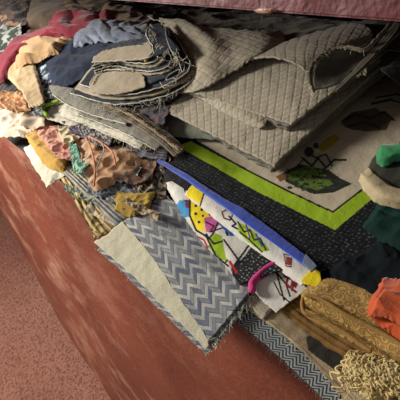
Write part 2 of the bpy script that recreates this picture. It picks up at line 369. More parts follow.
# --- grey zigzag swatch
zz = cloth('zigzag_weave', (194, 192, 182), (180, 178, 170), 'chevron', (82, 90, 110), .0088, third=(136, 138, 138), grain=.3)
cm = cloth('cream_border', (196, 193, 170), (182, 178, 156), 'herring', (190, 182, 156), .0035, grain=.4)
t = thing('zigzag_swatch', 'grey and white zigzag woven swatch with cream border draped over the bench edge', 'fabric swatch')
sheet('lining', [[(96, 249), (122, 272), (160, 310), (206, 355)], [(130, 232), (158, 258), (192, 290), (232, 326)], [(162, 206), (190, 232), (220, 262), (252, 296)]], zz, .013, (110, 60), wr=.0014, parent=t)
sheet('cream_border', [[(95, 243), (120, 264), (160, 303), (207, 350)], [(108, 233), (135, 257), (168, 297), (208, 345)], [(123, 221), (148, 251), (176, 292), (209, 340)]], cm, .019, (110, 34), wr=.0012, parent=t)
P1 = sheet('woven_panel', [[(123, 221), (148, 251), (176, 292), (209, 340)], [(142, 207), (170, 233), (205, 272), (238, 306)], [(165, 194), (196, 220), (226, 250), (256, 284)]], zz, .0192, (150, 100), wr=.0012, parent=t)
fray(P1, [(95, 246), (120, 268), (160, 307), (207, 353)], .016, 40, .006, white_thread)
fray(P1, [(208, 352), (228, 325), (252, 294)], .016, 60, .010, white_thread, out=(1, -.4, 0))

# --- the folded printed cloth
K = (24, 24, 26); LIME = (144, 172, 36); WH = (214, 210, 200); YEL = (232, 206, 40); BLU = (44, 84, 190); RED = (176, 40, 50); PNK = (206, 70, 140)
prt = cloth('printed_cotton', (200, 200, 200), pat='print', grain=.15, sheen=0, rough=.85, bump=.25)
t = thing('printed_cloth', 'folded printed cloth with white-speckled black field, lime green band and blue hem', 'cloth')
greens = (84, 104, 44)
ops = [('specks', [(100, 50), (500, 60), (500, 400), (100, 400)], .0052, (78, 81, 85)),
  ('poly', [(176, 146), (196, 140), (250, 120), (250, 50), (480, 50), (480, 120), (378, 194), (335, 230), (258, 192), (212, 165)], LIME),
  ('poly', [(192, 142), (260, 60), (470, 50), (368, 187), (333, 213), (290, 193), (236, 165)], K),
  ('poly', [(196, 140), (260, 60), (470, 50), (367, 185), (333, 211), (290, 191), (236, 163)], (176, 164, 142)),
  # a leafy green drawing with dark outlines, and a dull scribble further back
  ('poly', [(280, 174), (296, 166), (304, 158), (318, 160), (326, 168), (340, 178), (352, 184), (334, 192), (314, 194), (298, 188), (286, 182)], (36, 38, 26)),
  ('poly', [(284, 175), (300, 168), (312, 166), (322, 174), (334, 184), (318, 190), (302, 186), (290, 180)], greens),
  ('poly', [(276, 176), (284, 172), (288, 178), (280, 182)], (110, 70, 44)), ('poly', [(300, 164), (308, 154), (320, 152), (334, 158), (346, 160), (338, 164), (330, 170), (318, 168)], (150, 148, 128)),
  ('line', [(302, 158), (312, 166), (318, 158), (326, 168), (334, 160), (346, 160)], 1.1, (34, 34, 28)), ('line', [(306, 152), (316, 158), (326, 154), (332, 166)], .9, (34, 34, 28)),
  ('line', [(312, 176), (326, 178), (342, 182)], 1.3, (44, 48, 46)), ('line', [(320, 186), (336, 188), (346, 182)], 1, (44, 48, 46)),
  ] + [('disc', 287+random.random()*40, 168+random.random()*22, random.uniform(.8, 1.7), random.choice([(38, 44, 26), (104, 122, 58), (60, 76, 36), (34, 38, 26)])) for _ in range(70)] + [
  ('poly', [(318, 148), (326, 138), (336, 134), (340, 138), (330, 148), (322, 152)], (150, 134, 44)), ('disc', 309, 152, 5, (48, 54, 62)), ('disc', 316, 146, 3, (60, 60, 52)),
  ('poly', [(340, 122), (352, 112), (376, 108), (392, 118), (386, 130), (364, 132), (346, 128)], (92, 80, 64)),
  ('line', [(344, 120), (356, 114), (370, 118), (384, 112), (394, 120)], 1.2, (58, 50, 40)), ('line', [(350, 126), (364, 122), (380, 128)], 1.2, (58, 50, 40)), ('line', [(372, 104), (390, 100), (404, 104)], 1.2, (74, 64, 52)), ('line', [(376, 98), (396, 94), (408, 98)], 1.0, (74, 64, 52))]
sheet('printed_panel', [[(157, 160), (184, 178), (213, 199), (240, 217), (276, 243), (316, 272)], [(176, 148), (215, 170), (262, 198), (305, 226), (352, 262)], [(198, 136), (240, 150), (290, 176), (340, 206), (396, 232)], [(228, 118), (272, 128), (330, 142), (380, 166), (436, 196)], [(262, 90), (310, 84), (370, 78), (420, 84), (470, 110)]],
  prt, .036, (330, 260), wr=.0012, wf=22, paint=painter((19, 20, 22), ops), parent=t, thick=.0012)
blue = cloth('blue_hem', (34, 70, 184), (28, 58, 160), grain=.15, sheen=.4)
tag(sheet('hem', [[(157, 162, -.003), (185, 180, -.003), (216, 202, -.003), (242, 221, -.003), (274, 244, -.003), (304, 267, -.003)], [(157, 160, .002), (187, 178, .002), (218, 200, .002), (243, 220, .002), (276, 244, .002), (309, 267, .002)], [(159, 158, -.001), (190, 176, .0), (221, 196, 0), (250, 213, 0), (282, 237, 0), (313, 261, 0)]], blue, .0405, (140, 26), wr=.0008, parent=t, jag=.3), 'blue hem')
tag(sheet('hem_tip', [[(302, 262, .0), (308, 268), (311, 272)], [(306, 254), (313, 261), (317, 266)]], cloth('grey_blue', (110, 118, 140), (70, 96, 170), grain=.3), .044, (20, 14), wr=.001, parent=t, jag=.2), 'greyish faded end of the hem')
# middle fold: a white strip with an outlined drawing
ops = [('poly', [(190, 182), (204, 190), (200, 204), (186, 196)], YEL), ('line', [(205, 190), (200, 206)], .8, K),
  ('loop', [(222, 212), (228, 209), (233, 214), (230, 220), (224, 218)], .8, (96, 60, 40)), ('line', [(229, 216), (236, 224), (232, 226), (240, 230)], .9, K),
  ('poly', [(238, 222), (250, 228), (262, 240), (270, 250), (262, 252), (248, 242), (238, 232)], LIME), ('poly', [(244, 228), (252, 234), (248, 238)], YEL),
  ('line', [(238, 222), (244, 232), (250, 230), (254, 240), (260, 238), (266, 250)], .8, K), ('line', [(240, 232), (250, 240), (262, 252)], .8, K), ('line', [(246, 224), (250, 238)], .7, (40, 70, 150)), ('line', [(256, 234), (262, 246)], .8, (40, 70, 150)),
  ('poly', [(286, 256), (292, 258), (290, 266), (286, 264)], (140, 60, 50)), ('loop', [(284, 254), (292, 256), (291, 267), (286, 266)], .6, (90, 40, 36))]
tag(sheet('middle_fold', [[(183, 196, -.004), (208, 216, -.004), (240, 240, -.004), (272, 265, -.004), (301, 286, -.004)], [(188, 190, .001), (212, 208, .001), (245, 232, .001), (276, 256, .001), (306, 279, .001)], [(196, 180), (220, 198), (252, 220), (284, 244), (314, 268)]], prt, .031, (220, 60), wr=.0008, paint=painter(WH, ops), parent=t, jag=.3), 'white strip with an outlined lime and yellow drawing')
tag(sheet('corner_tab', [[(301, 281), (306, 284), (320, 287)], [(306, 275), (312, 276), (321, 281)], [(311, 268), (316, 269), (320, 273)]], cloth('yellow_tab', (238, 214, 30), (228, 200, 24), grain=.1), .037, (24, 24), wr=.001, parent=t, jag=.2), 'yellow corner tab')
# lower fold: large outlined shapes in bright colours
DK = (34, 34, 36)
ops = [('poly', [(150, 150), (186, 166), (194, 184), (184, 193), (172, 186), (150, 178)], DK),
  ('poly', [(160, 184), (172, 181), (184, 189), (186, 206), (176, 200), (166, 194)], WH),
  ('poly', [(180, 200), (188, 206), (192, 216), (184, 218), (176, 206)], (70, 140, 190)), ('poly', [(184, 200), (190, 200), (192, 208), (186, 208)], (110, 50, 80)), ('disc', 183, 203, 2.4, (60, 150, 200)),
  ('poly', [(190, 196), (202, 200), (214, 210), (212, 222), (204, 224), (206, 234), (196, 230), (190, 220), (190, 208)], YEL),
  ('poly', [(204, 218), (214, 216), (220, 224), (212, 232), (206, 232)], (190, 90, 150)),
  ('poly', [(220, 210), (240, 224), (252, 240), (240, 246), (224, 230), (216, 220)], (46, 92, 156)),
  ('poly', [(212, 232), (222, 236), (234, 240), (236, 258), (226, 262), (214, 254), (208, 246)], LIME),
  ('poly', [(200, 230), (208, 234), (210, 244), (206, 248), (198, 238)], WH),
  ('poly', [(236, 240), (252, 244), (266, 256), (262, 272), (246, 280), (236, 262)], WH),
  ('poly', [(230, 262), (238, 266), (246, 280), (236, 278)], (176, 40, 50)),
  ('line', [(190, 196), (190, 216), (196, 230), (206, 236), (216, 256), (228, 266)], 1.0, K), ('line', [(206, 234), (214, 244), (226, 240), (236, 246), (238, 262)], 1.0, K),
  ('line', [(220, 218), (214, 232), (208, 240)], .9, K), ('line', [(226, 232), (236, 252), (226, 262)], 1.0, K), ('line', [(236, 240), (250, 250), (262, 252)], 1.2, K), ('line', [(248, 240), (238, 258), (232, 270)], 1.1, K),
  ('line', [(206, 222), (214, 226), (210, 232), (222, 228)], .8, (70, 30, 60)), ('line', [(196, 236), (204, 240), (208, 248)], .9, (176, 40, 50)), ('line', [(188, 190), (196, 200), (202, 196)], .8, K),
  ('disc', 196, 206, 1.5, K), ('disc', 202, 210, 1.5, K), ('disc', 196, 214, 1.5, K), ('disc', 203, 216, 1.3, K), ('disc', 199, 222, 1.5, K), ('disc', 208, 208, 1.3, K), ('disc', 210, 215, 1.2, K),
  ('poly', [(232, 250), (300, 240), (300, 330), (232, 330)], DK),
  ('poly', [(240, 242), (252, 244), (266, 258), (256, 276), (246, 284), (236, 272)], DK), ('specks', [(150, 158), (190, 162), (190, 182), (158, 180)], .004, (90, 92, 92)), ('specks', [(236, 242), (300, 250), (290, 292), (240, 290)], .005, (140, 142, 142)),
  ('poly', [(222, 236), (240, 236), (252, 246), (244, 256), (234, 266), (226, 258)], WH), ('line', [(224, 240), (240, 262)], 1.0, K), ('line', [(250, 244), (232, 268)], 1.1, K), ('line', [(230, 262), (236, 272)], 1.4, RED)]
tag(sheet('lower_fold', [[(160, 176, -.004), (168, 190, -.004), (182, 214, -.004), (204, 244, -.004), (222, 262, -.004), (240, 284, -.004)], [(163, 170, .001), (178, 192, .001), (196, 214, .001), (220, 236, .001), (242, 256, .001), (262, 276, .001)], [(170, 162), (200, 188), (226, 208), (256, 230), (276, 246), (300, 266)]], prt, .0265, (260, 100), wr=.0014, paint=painter(WH, ops), parent=t, jag=.4), 'white fold printed with outlined yellow, lime and blue shapes')
ops = [('line', [(272, 262), (276, 270), (284, 300)], .9, K), ('line', [(276, 272), (286, 284), (290, 296)], .9, K), ('line', [(274, 282), (280, 294), (292, 304)], .7, K), ('line', [(290, 272), (286, 284), (296, 292)], 1.2, (130, 40, 50)), ('line', [(296, 274), (292, 290)], 1.2, (130, 40, 50)), ('line', [(284, 276), (302, 284)], 1.0, (130, 40, 50)), ('poly', [(292, 278), (300, 280), (296, 288), (290, 286)], (120, 40, 50)), ('disc', 307, 285, 2.5, K), ('poly', [(254, 262), (272, 258), (276, 270), (262, 280), (250, 282)], PNK)]
tag(sheet('bottom_fold', [[(250, 286, -.003), (262, 300, -.003), (276, 312, -.003)], [(262, 272), (276, 288), (292, 300)], [(276, 262), (292, 274), (312, 286)]], prt, .0215, (110, 70), wr=.0008, paint=painter(WH, ops), parent=t, jag=.3), 'white fold with black and dark red curved lines')
tag(cord('piping', [(253, 292), (252, 284), (258, 276), (266, 269), (277, 263)], .025, .0042, cloth('magenta_band', (206, 60, 130), (184, 48, 116), grain=.1), t, n=30), 'thick magenta band')

# --- pale padded piece with a green cloth at the right edge
pd = cloth('cream_padded', (190, 174, 138), (172, 154, 118), grain=.25)
t = thing('padded_cream_cloth', 'thick cream padded cloth with a dark olive inner side at the right edge', 'cloth')
sheet('padded_edge', [[(358, 178, -.004), (364, 188, -.004), (376, 200, -.004), (396, 206, -.004), (425, 210, -.004)], [(360, 172, .004), (372, 184, .005), (384, 193, .005), (400, 197, .004), (425, 200)], [(368, 165), (380, 172), (392, 182), (404, 186), (425, 190)]], pd, .068, (80, 44), wr=.002, cr_=.002, puff=.005, parent=t)
sheet('inner_side', [[(364, 172), (382, 186), (402, 192), (425, 196)], [(372, 158), (392, 166), (425, 172)], [(380, 146), (402, 146), (425, 148)]], cloth('olive_cotton', (52, 54, 42), (42, 44, 36)), .066, (60, 40), cr_=.003, puff=.004, parent=t)
o = sheet('green_cloth', [[(376, 158), (384, 162), (396, 158), (420, 156)], [(376, 148, .003), (384, 148, .004), (398, 148, .002), (420, 146)], [(380, 141), (388, 140), (400, 141), (420, 140)]], cloth('bright_green_satin', (44, 142, 82), (34, 116, 68), sheen=.5, rough=.6), .078, (50, 36), cr_=.003, puff=.007)
tag(o, 'small bright green cloth above the cream padded piece', 'cloth')

# --- quilted cloths
qb = dict(c1=(172, 163, 143), c2=(156, 147, 128), pat='quilt', pc=(122, 111, 94), grain=.3)
quilt = cloth('quilted_tan', sc=.024, **qb); qside = cloth('quilt_edge', (150, 140, 120), (128, 118, 100), 'rib', (96, 88, 72), .004)
t = thing('quilted_cloth', 'large taupe diamond-quilted cloth folded in layers, lowest of the quilted stack', 'quilted cloth', None)
def quad(A, B, C, D, k=4, bow=0): # A front left, B front right, C back right, D back left
    f = lambda p, q, s: (p[0]+(q[0]-p[0])*s, p[1]+(q[1]-p[1])*s)
    return [[f(f(A, B, i/3), f(D, C, i/3), j/(k-1)) for i in range(4)] for j in range(k)]
for k in range(5):
    o6 = k*2.6
    sheet('folded_layer', quad((162+k*.5, 106+o6*.3), (272+random.uniform(-1, 2), 170-k*1.5), (418, 42-k*3), (262, 30)), qside if k < 4 else quilt, .052+.0045*k, (90, 60) if k < 4 else (200, 140), thick=.0035, wr=.001, puff=.0022, parent=t, jag=1.2 if k < 4 else .5)
t = thing('quilted_cloth', 'taupe diamond-quilted cloth folded double, in the middle of the quilted stack', 'quilted cloth')
for k in range(3):
    sheet('folded_layer', quad((186-k, 92-k*2), (286+k*2.5, 128-k*3), (400, 44-k*3), (268, 26)), qside if k < 2 else quilt, .078+.005*k, (90, 60) if k < 2 else (180, 120), thick=.0035, wr=.001, puff=.003, parent=t, jag=1 if k < 2 else .5)
sheet('turned_edge', [[(184, 88, -.006), (210, 104, -.006), (238, 119, -.006), (258, 128, -.008)], [(184, 82), (212, 96, .0), (240, 111, .0), (264, 124, -.002)], [(196, 78), (224, 88), (250, 104), (268, 116, -.003)]], quilt, .083, (110, 34), thick=.003, wr=.001, puff=.002, parent=t, jag=.3)
# rolled one on top, its open end facing the front right
t = thing('rolled_quilted_cloth', 'taupe quilted cloth rolled into a tube with frayed open end, topmost at the right', 'quilted cloth')
ql = cloth('quilted_tan_small', sc=.022, **qb); ins = cloth('quilt_lining', (112, 108, 96), (96, 94, 84), grain=.4)
sheet('rolled_outside', [[(310, 90, -.012), (330, 84, -.012), (366, 74, -.012)], [(309, 74, .004), (332, 60, .004), (372, 44, .004)], [(292, 62, .014), (322, 50, .016), (372, 32, .014)], [(268, 56, .014), (306, 42, .014), (365, 25, .010)], [(244, 60, .0), (284, 42, .0), (350, 22, .0)]][::1], ql, .098, (110, 90), thick=.003, wr=.001, parent=t)
# open end as a bowl shaped hollow
ringp = [(312, 90), (310, 72), (318, 58), (334, 48), (352, 45), (366, 48)]
sheet('lining', [[(314, 90, -.010), (336, 84, -.012), (368, 66, -.012)], [(314, 76, -.004), (338, 72, -.014), (372, 54, -.012)], [(322, 60, .002), (342, 60, -.012), (374, 46, -.010)], [(336, 50, .004), (354, 50, -.004), (374, 40, -.006)]], ins, .118, (50, 50), wr=.001, puff=0, parent=t, jag=.1)
cord('frayed_rim', [(314, 92, -.014), (310, 82), (310, 70), (318, 58), (332, 50), (348, 47), (364, 50), (378, 38), (390, 24)], .121, .0028, cloth('rim', (160, 150, 122), (90, 82, 66), 'blotch', (70, 64, 52), .006), t, 80, .002)
fray(t, [(312, 92), (310, 72), (320, 56), (340, 47), (364, 50)], .124, 40, .010, white_thread)
for k in range(3): sheet('folded_layer', [[(330+k*10, 92-k*9), (352+k*8, 72-k*9), (384+k*6, 36-k*4), (396+k*6, 20)], [(338+k*10, 90-k*9), (360+k*8, 70-k*9), (392+k*6, 38-k*4), (402+k*6, 22)]], qside, .108-.004*k, (60, 12), wr=.001, thick=.003, parent=t)

# --- the wide quilted cloth folded over dark denim, its frayed edges facing the front
den = cloth('dark_denim', (42, 54, 72), (30, 38, 54), 'rib', (30, 36, 48), .0022, grain=.5)
tan = cloth('tan_canvas', (172, 160, 136), (154, 140, 116), grain=.35)
t = thing('denim_backed_quilt', 'tan quilted cloth backed in dark denim, folded over itself with frayed white edges', 'quilted cloth')
quilt2 = cloth('quilted_tan_wide', sc=.030, **qb)
sheet('quilted_panel', [[(180, 92, -.018), (188, 76, -.016), (182, 52, -.012), (168, 32, .0), (158, 18, .02)], [(204, 86), (208, 70, .004), (208, 48, .014), (196, 30, .024), (182, 18, .026)], [(228, 72, .002), (234, 60, .004), (232, 46, .008), (220, 33, .012), (204, 25, .014)], [(254, 58, .004), (260, 52, .006), (262, 44, .008), (258, 34, .010), (250, 29, .010)], [(270, 56, -.006), (278, 50, -.004), (284, 40, .0), (284, 34), (280, 30)]], quilt2, .100, (110, 120), thick=.003, wr=.0014, puff=.002, parent=t)
# layers, from below: each front edge is the next inner curve
def layer(nm, front, back, m, dz, thick=.003, **k): return sheet(nm, [front, [((a[0]+b[0])/2, (a[1]+b[1])/2) for a, b in zip(front, back)], back], m, dz, (130, 34), thick=thick, wr=.0012, parent=t, jag=.6, **k)
back = [(110, 44), (130, 40), (150, 36), (160, 32), (164, 28), (166, 24), (166, 20)]
layer('denim_layer', [(70, 93), (112, 104), (150, 100), (182, 88), (199, 68), (188, 42), (172, 20)], back, den, .088)
layer('tan_layer', [(74, 89), (112, 99), (150, 95), (178, 84), (194, 67), (184, 44), (170, 22)], back, tan, .094)
layer('denim_layer', [(80, 84), (114, 95), (148, 91), (176, 80), (190, 66), (181, 46), (168, 24)], back, den, .100)
sheet('tan_flap', [[(90, 92), (108, 94), (126, 92), (146, 86)], [(90, 82), (110, 80), (130, 79), (144, 78)], [(96, 74), (114, 71), (130, 72), (142, 74)]], tan, .107, (80, 40), wr=.001, parent=t, thick=.002)
layer('denim_layer', [(128, 86), (140, 84), (152, 82), (172, 74), (184, 64), (176, 46), (164, 26)], back, den, .104)
for (f_, m_, z_) in (([(94, 73), (114, 68), (136, 72), (156, 74), (172, 68), (176, 58), (170, 46)], tan, .108), ([(94, 71), (114, 66), (136, 70), (154, 71), (168, 66), (172, 57), (168, 46)], den, .112),
                     ([(92, 69), (114, 63), (136, 66), (152, 67), (162, 62), (167, 54), (166, 44)], tan, .116), ([(92, 66), (112, 61), (134, 63), (150, 63), (158, 58), (162, 52), (164, 42)], den, .120)):
    layer('denim_layer' if m_ is den else 'tan_layer', f_, [(112, 50), (126, 47), (138, 45), (150, 42), (156, 38), (160, 34), (160, 30)], m_, z_, .0022)
sheet('tan_flap', [[(92, 62), (108, 62), (126, 60), (146, 59), (153, 52)], [(95, 56), (110, 55), (128, 53), (144, 51), (152, 46)], [(104, 50), (116, 48), (130, 46), (144, 44), (150, 40)]], tan, .127, (80, 30), wr=.001, parent=t, thick=.002)
sheet('denim_flap', [[(154, 56), (150, 44), (146, 34), (150, 24)], [(166, 52), (160, 42), (155, 32), (156, 24)], [(180, 50), (172, 40), (164, 30), (162, 22)]], den, .130, (60, 30), wr=.001, parent=t, thick=.002)
hem_ = cloth('pale_edge', (222, 218, 200), (180, 178, 164), 'blotch', (110, 112, 112), .004)
for pts, z_ in (([(70, 93), (112, 104), (150, 100), (182, 88), (199, 68), (188, 42), (172, 20)], .0885), ([(80, 84), (114, 95), (148, 91), (176, 80), (190, 66), (181, 46), (168, 24)], .1), ([(92, 66), (112, 61), (134, 63), (150, 63), (158, 58), (153, 50), (147, 34), (151, 24)], .122), ([(94, 71), (114, 66), (136, 70), (154, 71), (168, 66), (172, 57)], .112), ([(90, 84), (96, 74), (108, 70), (126, 70)], .11), ([(92, 62), (126, 60), (150, 57), (153, 48), (146, 34), (151, 24)], .13)):
    cord('pale_selvedge', pts, z_+.0005, .0010, hem_, t, 70, .0015)
fray(t, [(150, 24), (156, 40), (170, 50), (185, 62)], .134, 46, .028, white_thread, r=.0005, down=.1, out=(-.2, -.6, -.3))
fray(t, [(70, 93), (112, 104), (150, 100), (182, 88), (198, 68)], .092, 80, .018, white_thread, r=.00035)
fray(t, [(84, 100), (112, 108), (140, 106), (168, 98)], .088, 60, .022, white_thread, r=.0003)
fray(t, [(92, 64), (114, 63), (136, 66), (150, 66)], .122, 30, .012, white_thread, r=.0003)
cord('loose_thread', [(160, 82), (164, 88), (170, 86), (176, 84), (174, 78), (166, 80), (170, 74), (180, 70), (172, 84), (163, 86)], .118, .0006, white_thread, t, 70)
cord('loose_thread', [(163, 24), (158, 20), (154, 20), (148, 16)], .136, .0007, white_thread, t, 30)
cord('loose_thread', [(165, 26), (167, 40), (172, 52), (178, 60), (182, 72)], .136, .0006, white_thread, t, 40)
but = cloth('yellow_bobble', (206, 176, 50), (170, 140, 40))
import bmesh
for (x, y, z) in ((134, 71, .128), (146, 61, .136), (163, 24, .140)):
    c = onheap(x, y, z); bm = bmesh.new(); bmesh.ops.create_icosphere(bm, subdivisions=3, radius=.0028)
    for v in bm.verts: v.co *= 1+.25*noise.noise(v.co*900)
    o = link('yellow_bobble', [tuple(np.array(v.co)*[1.1, 1.1, .7]+c) for v in bm.verts], [tuple(q.index for q in f.verts) for f in bm.faces], but, t); bm.free()

# --- navy and blue pieces to the left of it
nv = cloth('navy_twill', (34, 44, 66), (26, 34, 54), grain=.3, sheen=.1)
o = sheet('navy_cloth', [[(50, 86, -.008), (64, 84, -.004), (88, 74), (116, 60), (150, 52)], [(48, 70, 0), (58, 60, .004), (84, 50, .004), (120, 42, .004), (154, 40)], [(44, 56, 0), (60, 46, .006), (86, 38, .006), (122, 32, .004), (154, 32)], [(54, 44), (74, 36), (96, 30), (124, 26), (154, 26)]], nv, .078, (150, 90), cr_=.004, crf=14, wr=.002, puff=.006, fold=(3, .003, 'v', .35))
tag(o, 'smooth dark navy cloth folded beside the denim-backed quilt', 'cloth')
tie = cloth('bleached_denim', (70, 82, 104), (44, 54, 74), 'blotch', (178, 192, 200), .012, third=(36, 44, 62))
o = sheet('bleached_denim_cloth', [[(36, 104), (46, 102), (54, 96), (66, 90)], [(32, 90), (42, 86), (52, 78), (60, 74)], [(30, 74), (36, 66), (46, 58), (56, 52)], [(32, 62), (40, 54), (52, 46), (66, 40)]], tie, .066, (80, 80), cr_=.005, puff=.004)
tag(o, 'blue and white mottled bleached denim piece beside the navy cloth', 'cloth')
gb = cloth('slate_satin', (112, 122, 140), (88, 96, 116), grain=.15, rough=.55, sheen=.4)
o = sheet('slate_blue_cloth', [[(72, 46, -.004), (92, 40, -.002), (116, 42), (150, 44)], [(73, 36, .002), (90, 30, .004), (116, 32, .003), (152, 36)], [(80, 26, .004), (98, 24, .006), (118, 24, .003), (154, 30)], [(96, 18), (110, 18), (128, 20), (156, 24)]], gb, .094, (120, 80), cr_=.006, crf=16, puff=.006, fold=(4, .004, 'u', .6))
tag(o, 'slate blue-grey shiny cloth bunched on top of the navy cloth', 'cloth')

# --- back row, left to right
def S_(name, label, cat, rows, m, dz, group=None, **k):
    o = sheet(name, rows, m, dz, **k); return tag(o, label, cat, group)
S_('brown_mottled_cloth', 'dark brown mottled cloth in the top left corner', 'cloth', [[(-6, 44), (10, 38), (24, 30)], [(-6, 24), (8, 20), (26, 14)], [(-6, 0), (10, -4), (28, -8)]], cloth('brown_mottle', (96, 76, 62), (70, 54, 50), 'blotch', (48, 40, 48), .05, third=(150, 118, 84)), .05, n=(80, 60), cr_=.014, crf=9, puff=.004)
S_('taupe_cloth', 'rounded taupe cloth with a tan rim behind the crimson cloth', 'cloth', [[(20, 34), (36, 24), (56, 18), (72, 12)], [(22, 16), (36, 8), (56, 4), (74, -2)], [(30, -4), (44, -10), (60, -14), (76, -18)]], cloth('taupe', (118, 98, 78), (98, 80, 64)), .05, n=(70, 60), cr_=.006, crf=6, puff=.02)
S_('dark_green_patterned_cloth', 'dark green cloth with white marks at the left edge', 'cloth', [[(-6, 60), (8, 52), (22, 40)], [(-6, 40), (8, 34), (22, 26)], [(-4, 28), (12, 24), (24, 20)]], cloth('green_marks', (52, 62, 50), (38, 46, 40), 'blotch', (150, 156, 150), .03), .056, n=(60, 50), cr_=.008, crf=10)
crm = cloth('crimson_cotton', (146, 26, 52), (116, 20, 42), grain=.2, sheen=.3)
S_('crimson_cloth', 'crimson cloth running in a long band down the left side of the heap', 'cloth', [[(-6, 84), (2, 78), (12, 60), (22, 47), (48, 36), (76, 31)], [(-6, 66), (2, 58), (10, 46), (22, 37), (44, 29), (74, 20)], [(-4, 56), (4, 46), (14, 37), (26, 30), (44, 23), (62, 8)]], crm, .088, n=(120, 50), cr_=.008, crf=9, puff=.01)
S_('crimson_cloth', 'bright crimson cloth bunched behind the slate blue cloth', 'cloth', [[(44, 30), (66, 34), (90, 30), (112, 26)], [(46, 20), (68, 20), (92, 18), (114, 18)], [(54, 8), (72, 6), (96, 8), (116, 10)]], crm, .092, n=(90, 50), cr_=.012, crf=9, puff=.01, fold=(3, .008, 'u', .4))
drk = cloth('brown_black_cotton', (62, 50, 42), (40, 32, 30), 'blotch', (92, 74, 56), .03)
S_('dark_brown_cloth', 'dark brown cloth strip between the crimson band and the beige cloth', 'cloth', [[(22, 42), (46, 40), (76, 36)], [(26, 34), (48, 33), (78, 28)], [(30, 30), (50, 28), (78, 22)]], drk, .078, n=(60, 30), cr_=.005, crf=10)
oliv = cloth('olive_tan_stripe', (128, 108, 76), (104, 84, 58), 'stripe', (70, 56, 44), .03)
S_('olive_tan_cloth', 'olive tan striped cloth folded at the back against the upper slab', 'cloth', [[(66, 20), (96, 24), (132, 30)], [(64, 8), (98, 10), (136, 18)], [(60, -8), (98, -6), (140, 2)]], oliv, .076, n=(90, 50), cr_=.010, crf=8, puff=.01, fold=(3, .006, 'u', .5))
S_('tan_folded_cloth', 'narrow tan cloth fold lying behind the olive striped cloth', 'cloth', [[(98, 14), (124, 22), (150, 32)], [(102, 4), (128, 12), (156, 24)], [(106, -2), (132, 4), (160, 14)]], cloth('dull_tan', (136, 110, 78), (108, 84, 60)), .088, n=(70, 30), cr_=.006, crf=12, puff=.008)
S_('black_cloth', 'dark almost black cloth between the tan fold and the floral cloth', 'cloth', [[(118, 22), (140, 26), (160, 30)], [(122, 8), (146, 12), (176, 14)], [(128, 0), (150, 2), (184, 4)]], cloth('near_black', (34, 30, 30), (26, 24, 24)), .080, n=(50, 40), cr_=.006, crf=14)
S_('brown_floral_cloth', 'dark brown floral cloth lying against the back under the slab', 'cloth', [[(176, 34), (216, 44), (256, 44), (300, 50)], [(178, 18), (220, 26), (260, 30), (304, 36)], [(180, 2), (222, 8), (264, 12), (308, 18)]], cloth('brown_floral', (84, 66, 54), (62, 48, 40), 'swirl', (120, 98, 76), .035), .078, n=(110, 50), cr_=.008, crf=10)
S_('olive_cloth', 'dull olive cloth at the back right behind the rolled quilt', 'cloth', [[(250, 44), (300, 46), (350, 44), (420, 50)], [(258, 28), (300, 30), (352, 34), (420, 36)], [(262, 16), (304, 18), (352, 20), (424, 24)]], cloth('olive_wool', (108, 98, 74), (86, 78, 60)), .094, n=(110, 40), cr_=.005, crf=9)
S_('dark_olive_cloth', 'dark olive cloth behind the quilted stack at the right edge', 'cloth', [[(380, 70), (398, 84), (425, 104)], [(384, 44), (404, 56), (430, 70)], [(388, 26), (410, 30), (440, 40)]], cloth('dark_olive_wool', (74, 68, 54), (58, 54, 44)), .082, n=(50, 50), cr_=.005, crf=12)

# --- left middle: beige, rust and cream pieces
bei = cloth('peach_beige', (198, 164, 118), (176, 138, 96), grain=.2, sheen=.3)
S_('peach_beige_cloth', 'peach beige cloth gathered in soft folds under the crimson band', 'cloth', [[(10, 66), (24, 62), (42, 56), (56, 50)], [(12, 54), (26, 50), (44, 46), (64, 42)], [(14, 44), (28, 40), (46, 38), (70, 36)], [(20, 38), (34, 34), (52, 33), (74, 33)]], bei, .092, n=(100, 60), cr_=.010, crf=10, puff=.014, fold=(3, .010, 'v', .3))
S_('sand_cloth', 'flat sand-coloured folded cloth lying between the grey and the denim pieces', 'cloth', [[(28, 106), (36, 104), (44, 100)], [(18, 88), (28, 84), (40, 82)], [(2, 72), (16, 66), (34, 66)], [(4, 64), (20, 60), (34, 60)]], cloth('sand', (196, 172, 132), (178, 152, 114)), .082, n=(60, 70), wr=.003, cr_=.004, crf=10, puff=.006)
S_('charcoal_cloth', 'charcoal grey cloth at the left edge below the crimson band', 'cloth', [[(-6, 94), (8, 92), (18, 88)], [(-6, 84), (8, 80), (16, 76)], [(-6, 76), (4, 72), (12, 70)]], cloth('charcoal', (72, 72, 74), (56, 56, 60)), .062, n=(50, 40), cr_=.005)
S_('rust_cloth', 'rust brown scarf cloth bunched on the cream chiffon', 'cloth', [[(-4, 104), (12, 110), (28, 108)], [(-2, 94), (12, 98), (28, 100)], [(4, 90), (14, 88), (24, 92)]], cloth('rust', (168, 112, 66), (120, 70, 40), 'blotch', (206, 160, 110), .02), .068, n=(60, 50), cr_=.010, crf=16, puff=.006)
chf = cloth('cream_chiffon', (240, 228, 206), (226, 208, 180), grain=.15, sheen=.3)
S_('cream_chiffon', 'bright cream chiffon hanging over the bench edge at far left', 'cloth', [[(-6, 140), (8, 137), (22, 134), (32, 128)], [(-6, 122), (8, 120), (22, 118), (36, 114)], [(-6, 106), (8, 104), (20, 106), (32, 106)], [(-6, 96), (8, 96), (18, 100), (26, 104)]], chf, .030, n=(90, 80), cr_=.014, crf=12, puff=.004)
S_('pale_gauze', 'pale pinkish gauze between the cream chiffon and the mustard cloth', 'cloth', [[(18, 124), (30, 126), (44, 124)], [(20, 114), (32, 112), (46, 112)], [(26, 106), (36, 104), (48, 106)]], cloth('gauze', (214, 196, 172), (196, 174, 150)), .046, n=(50, 40), cr_=.007, crf=18, puff=.004)

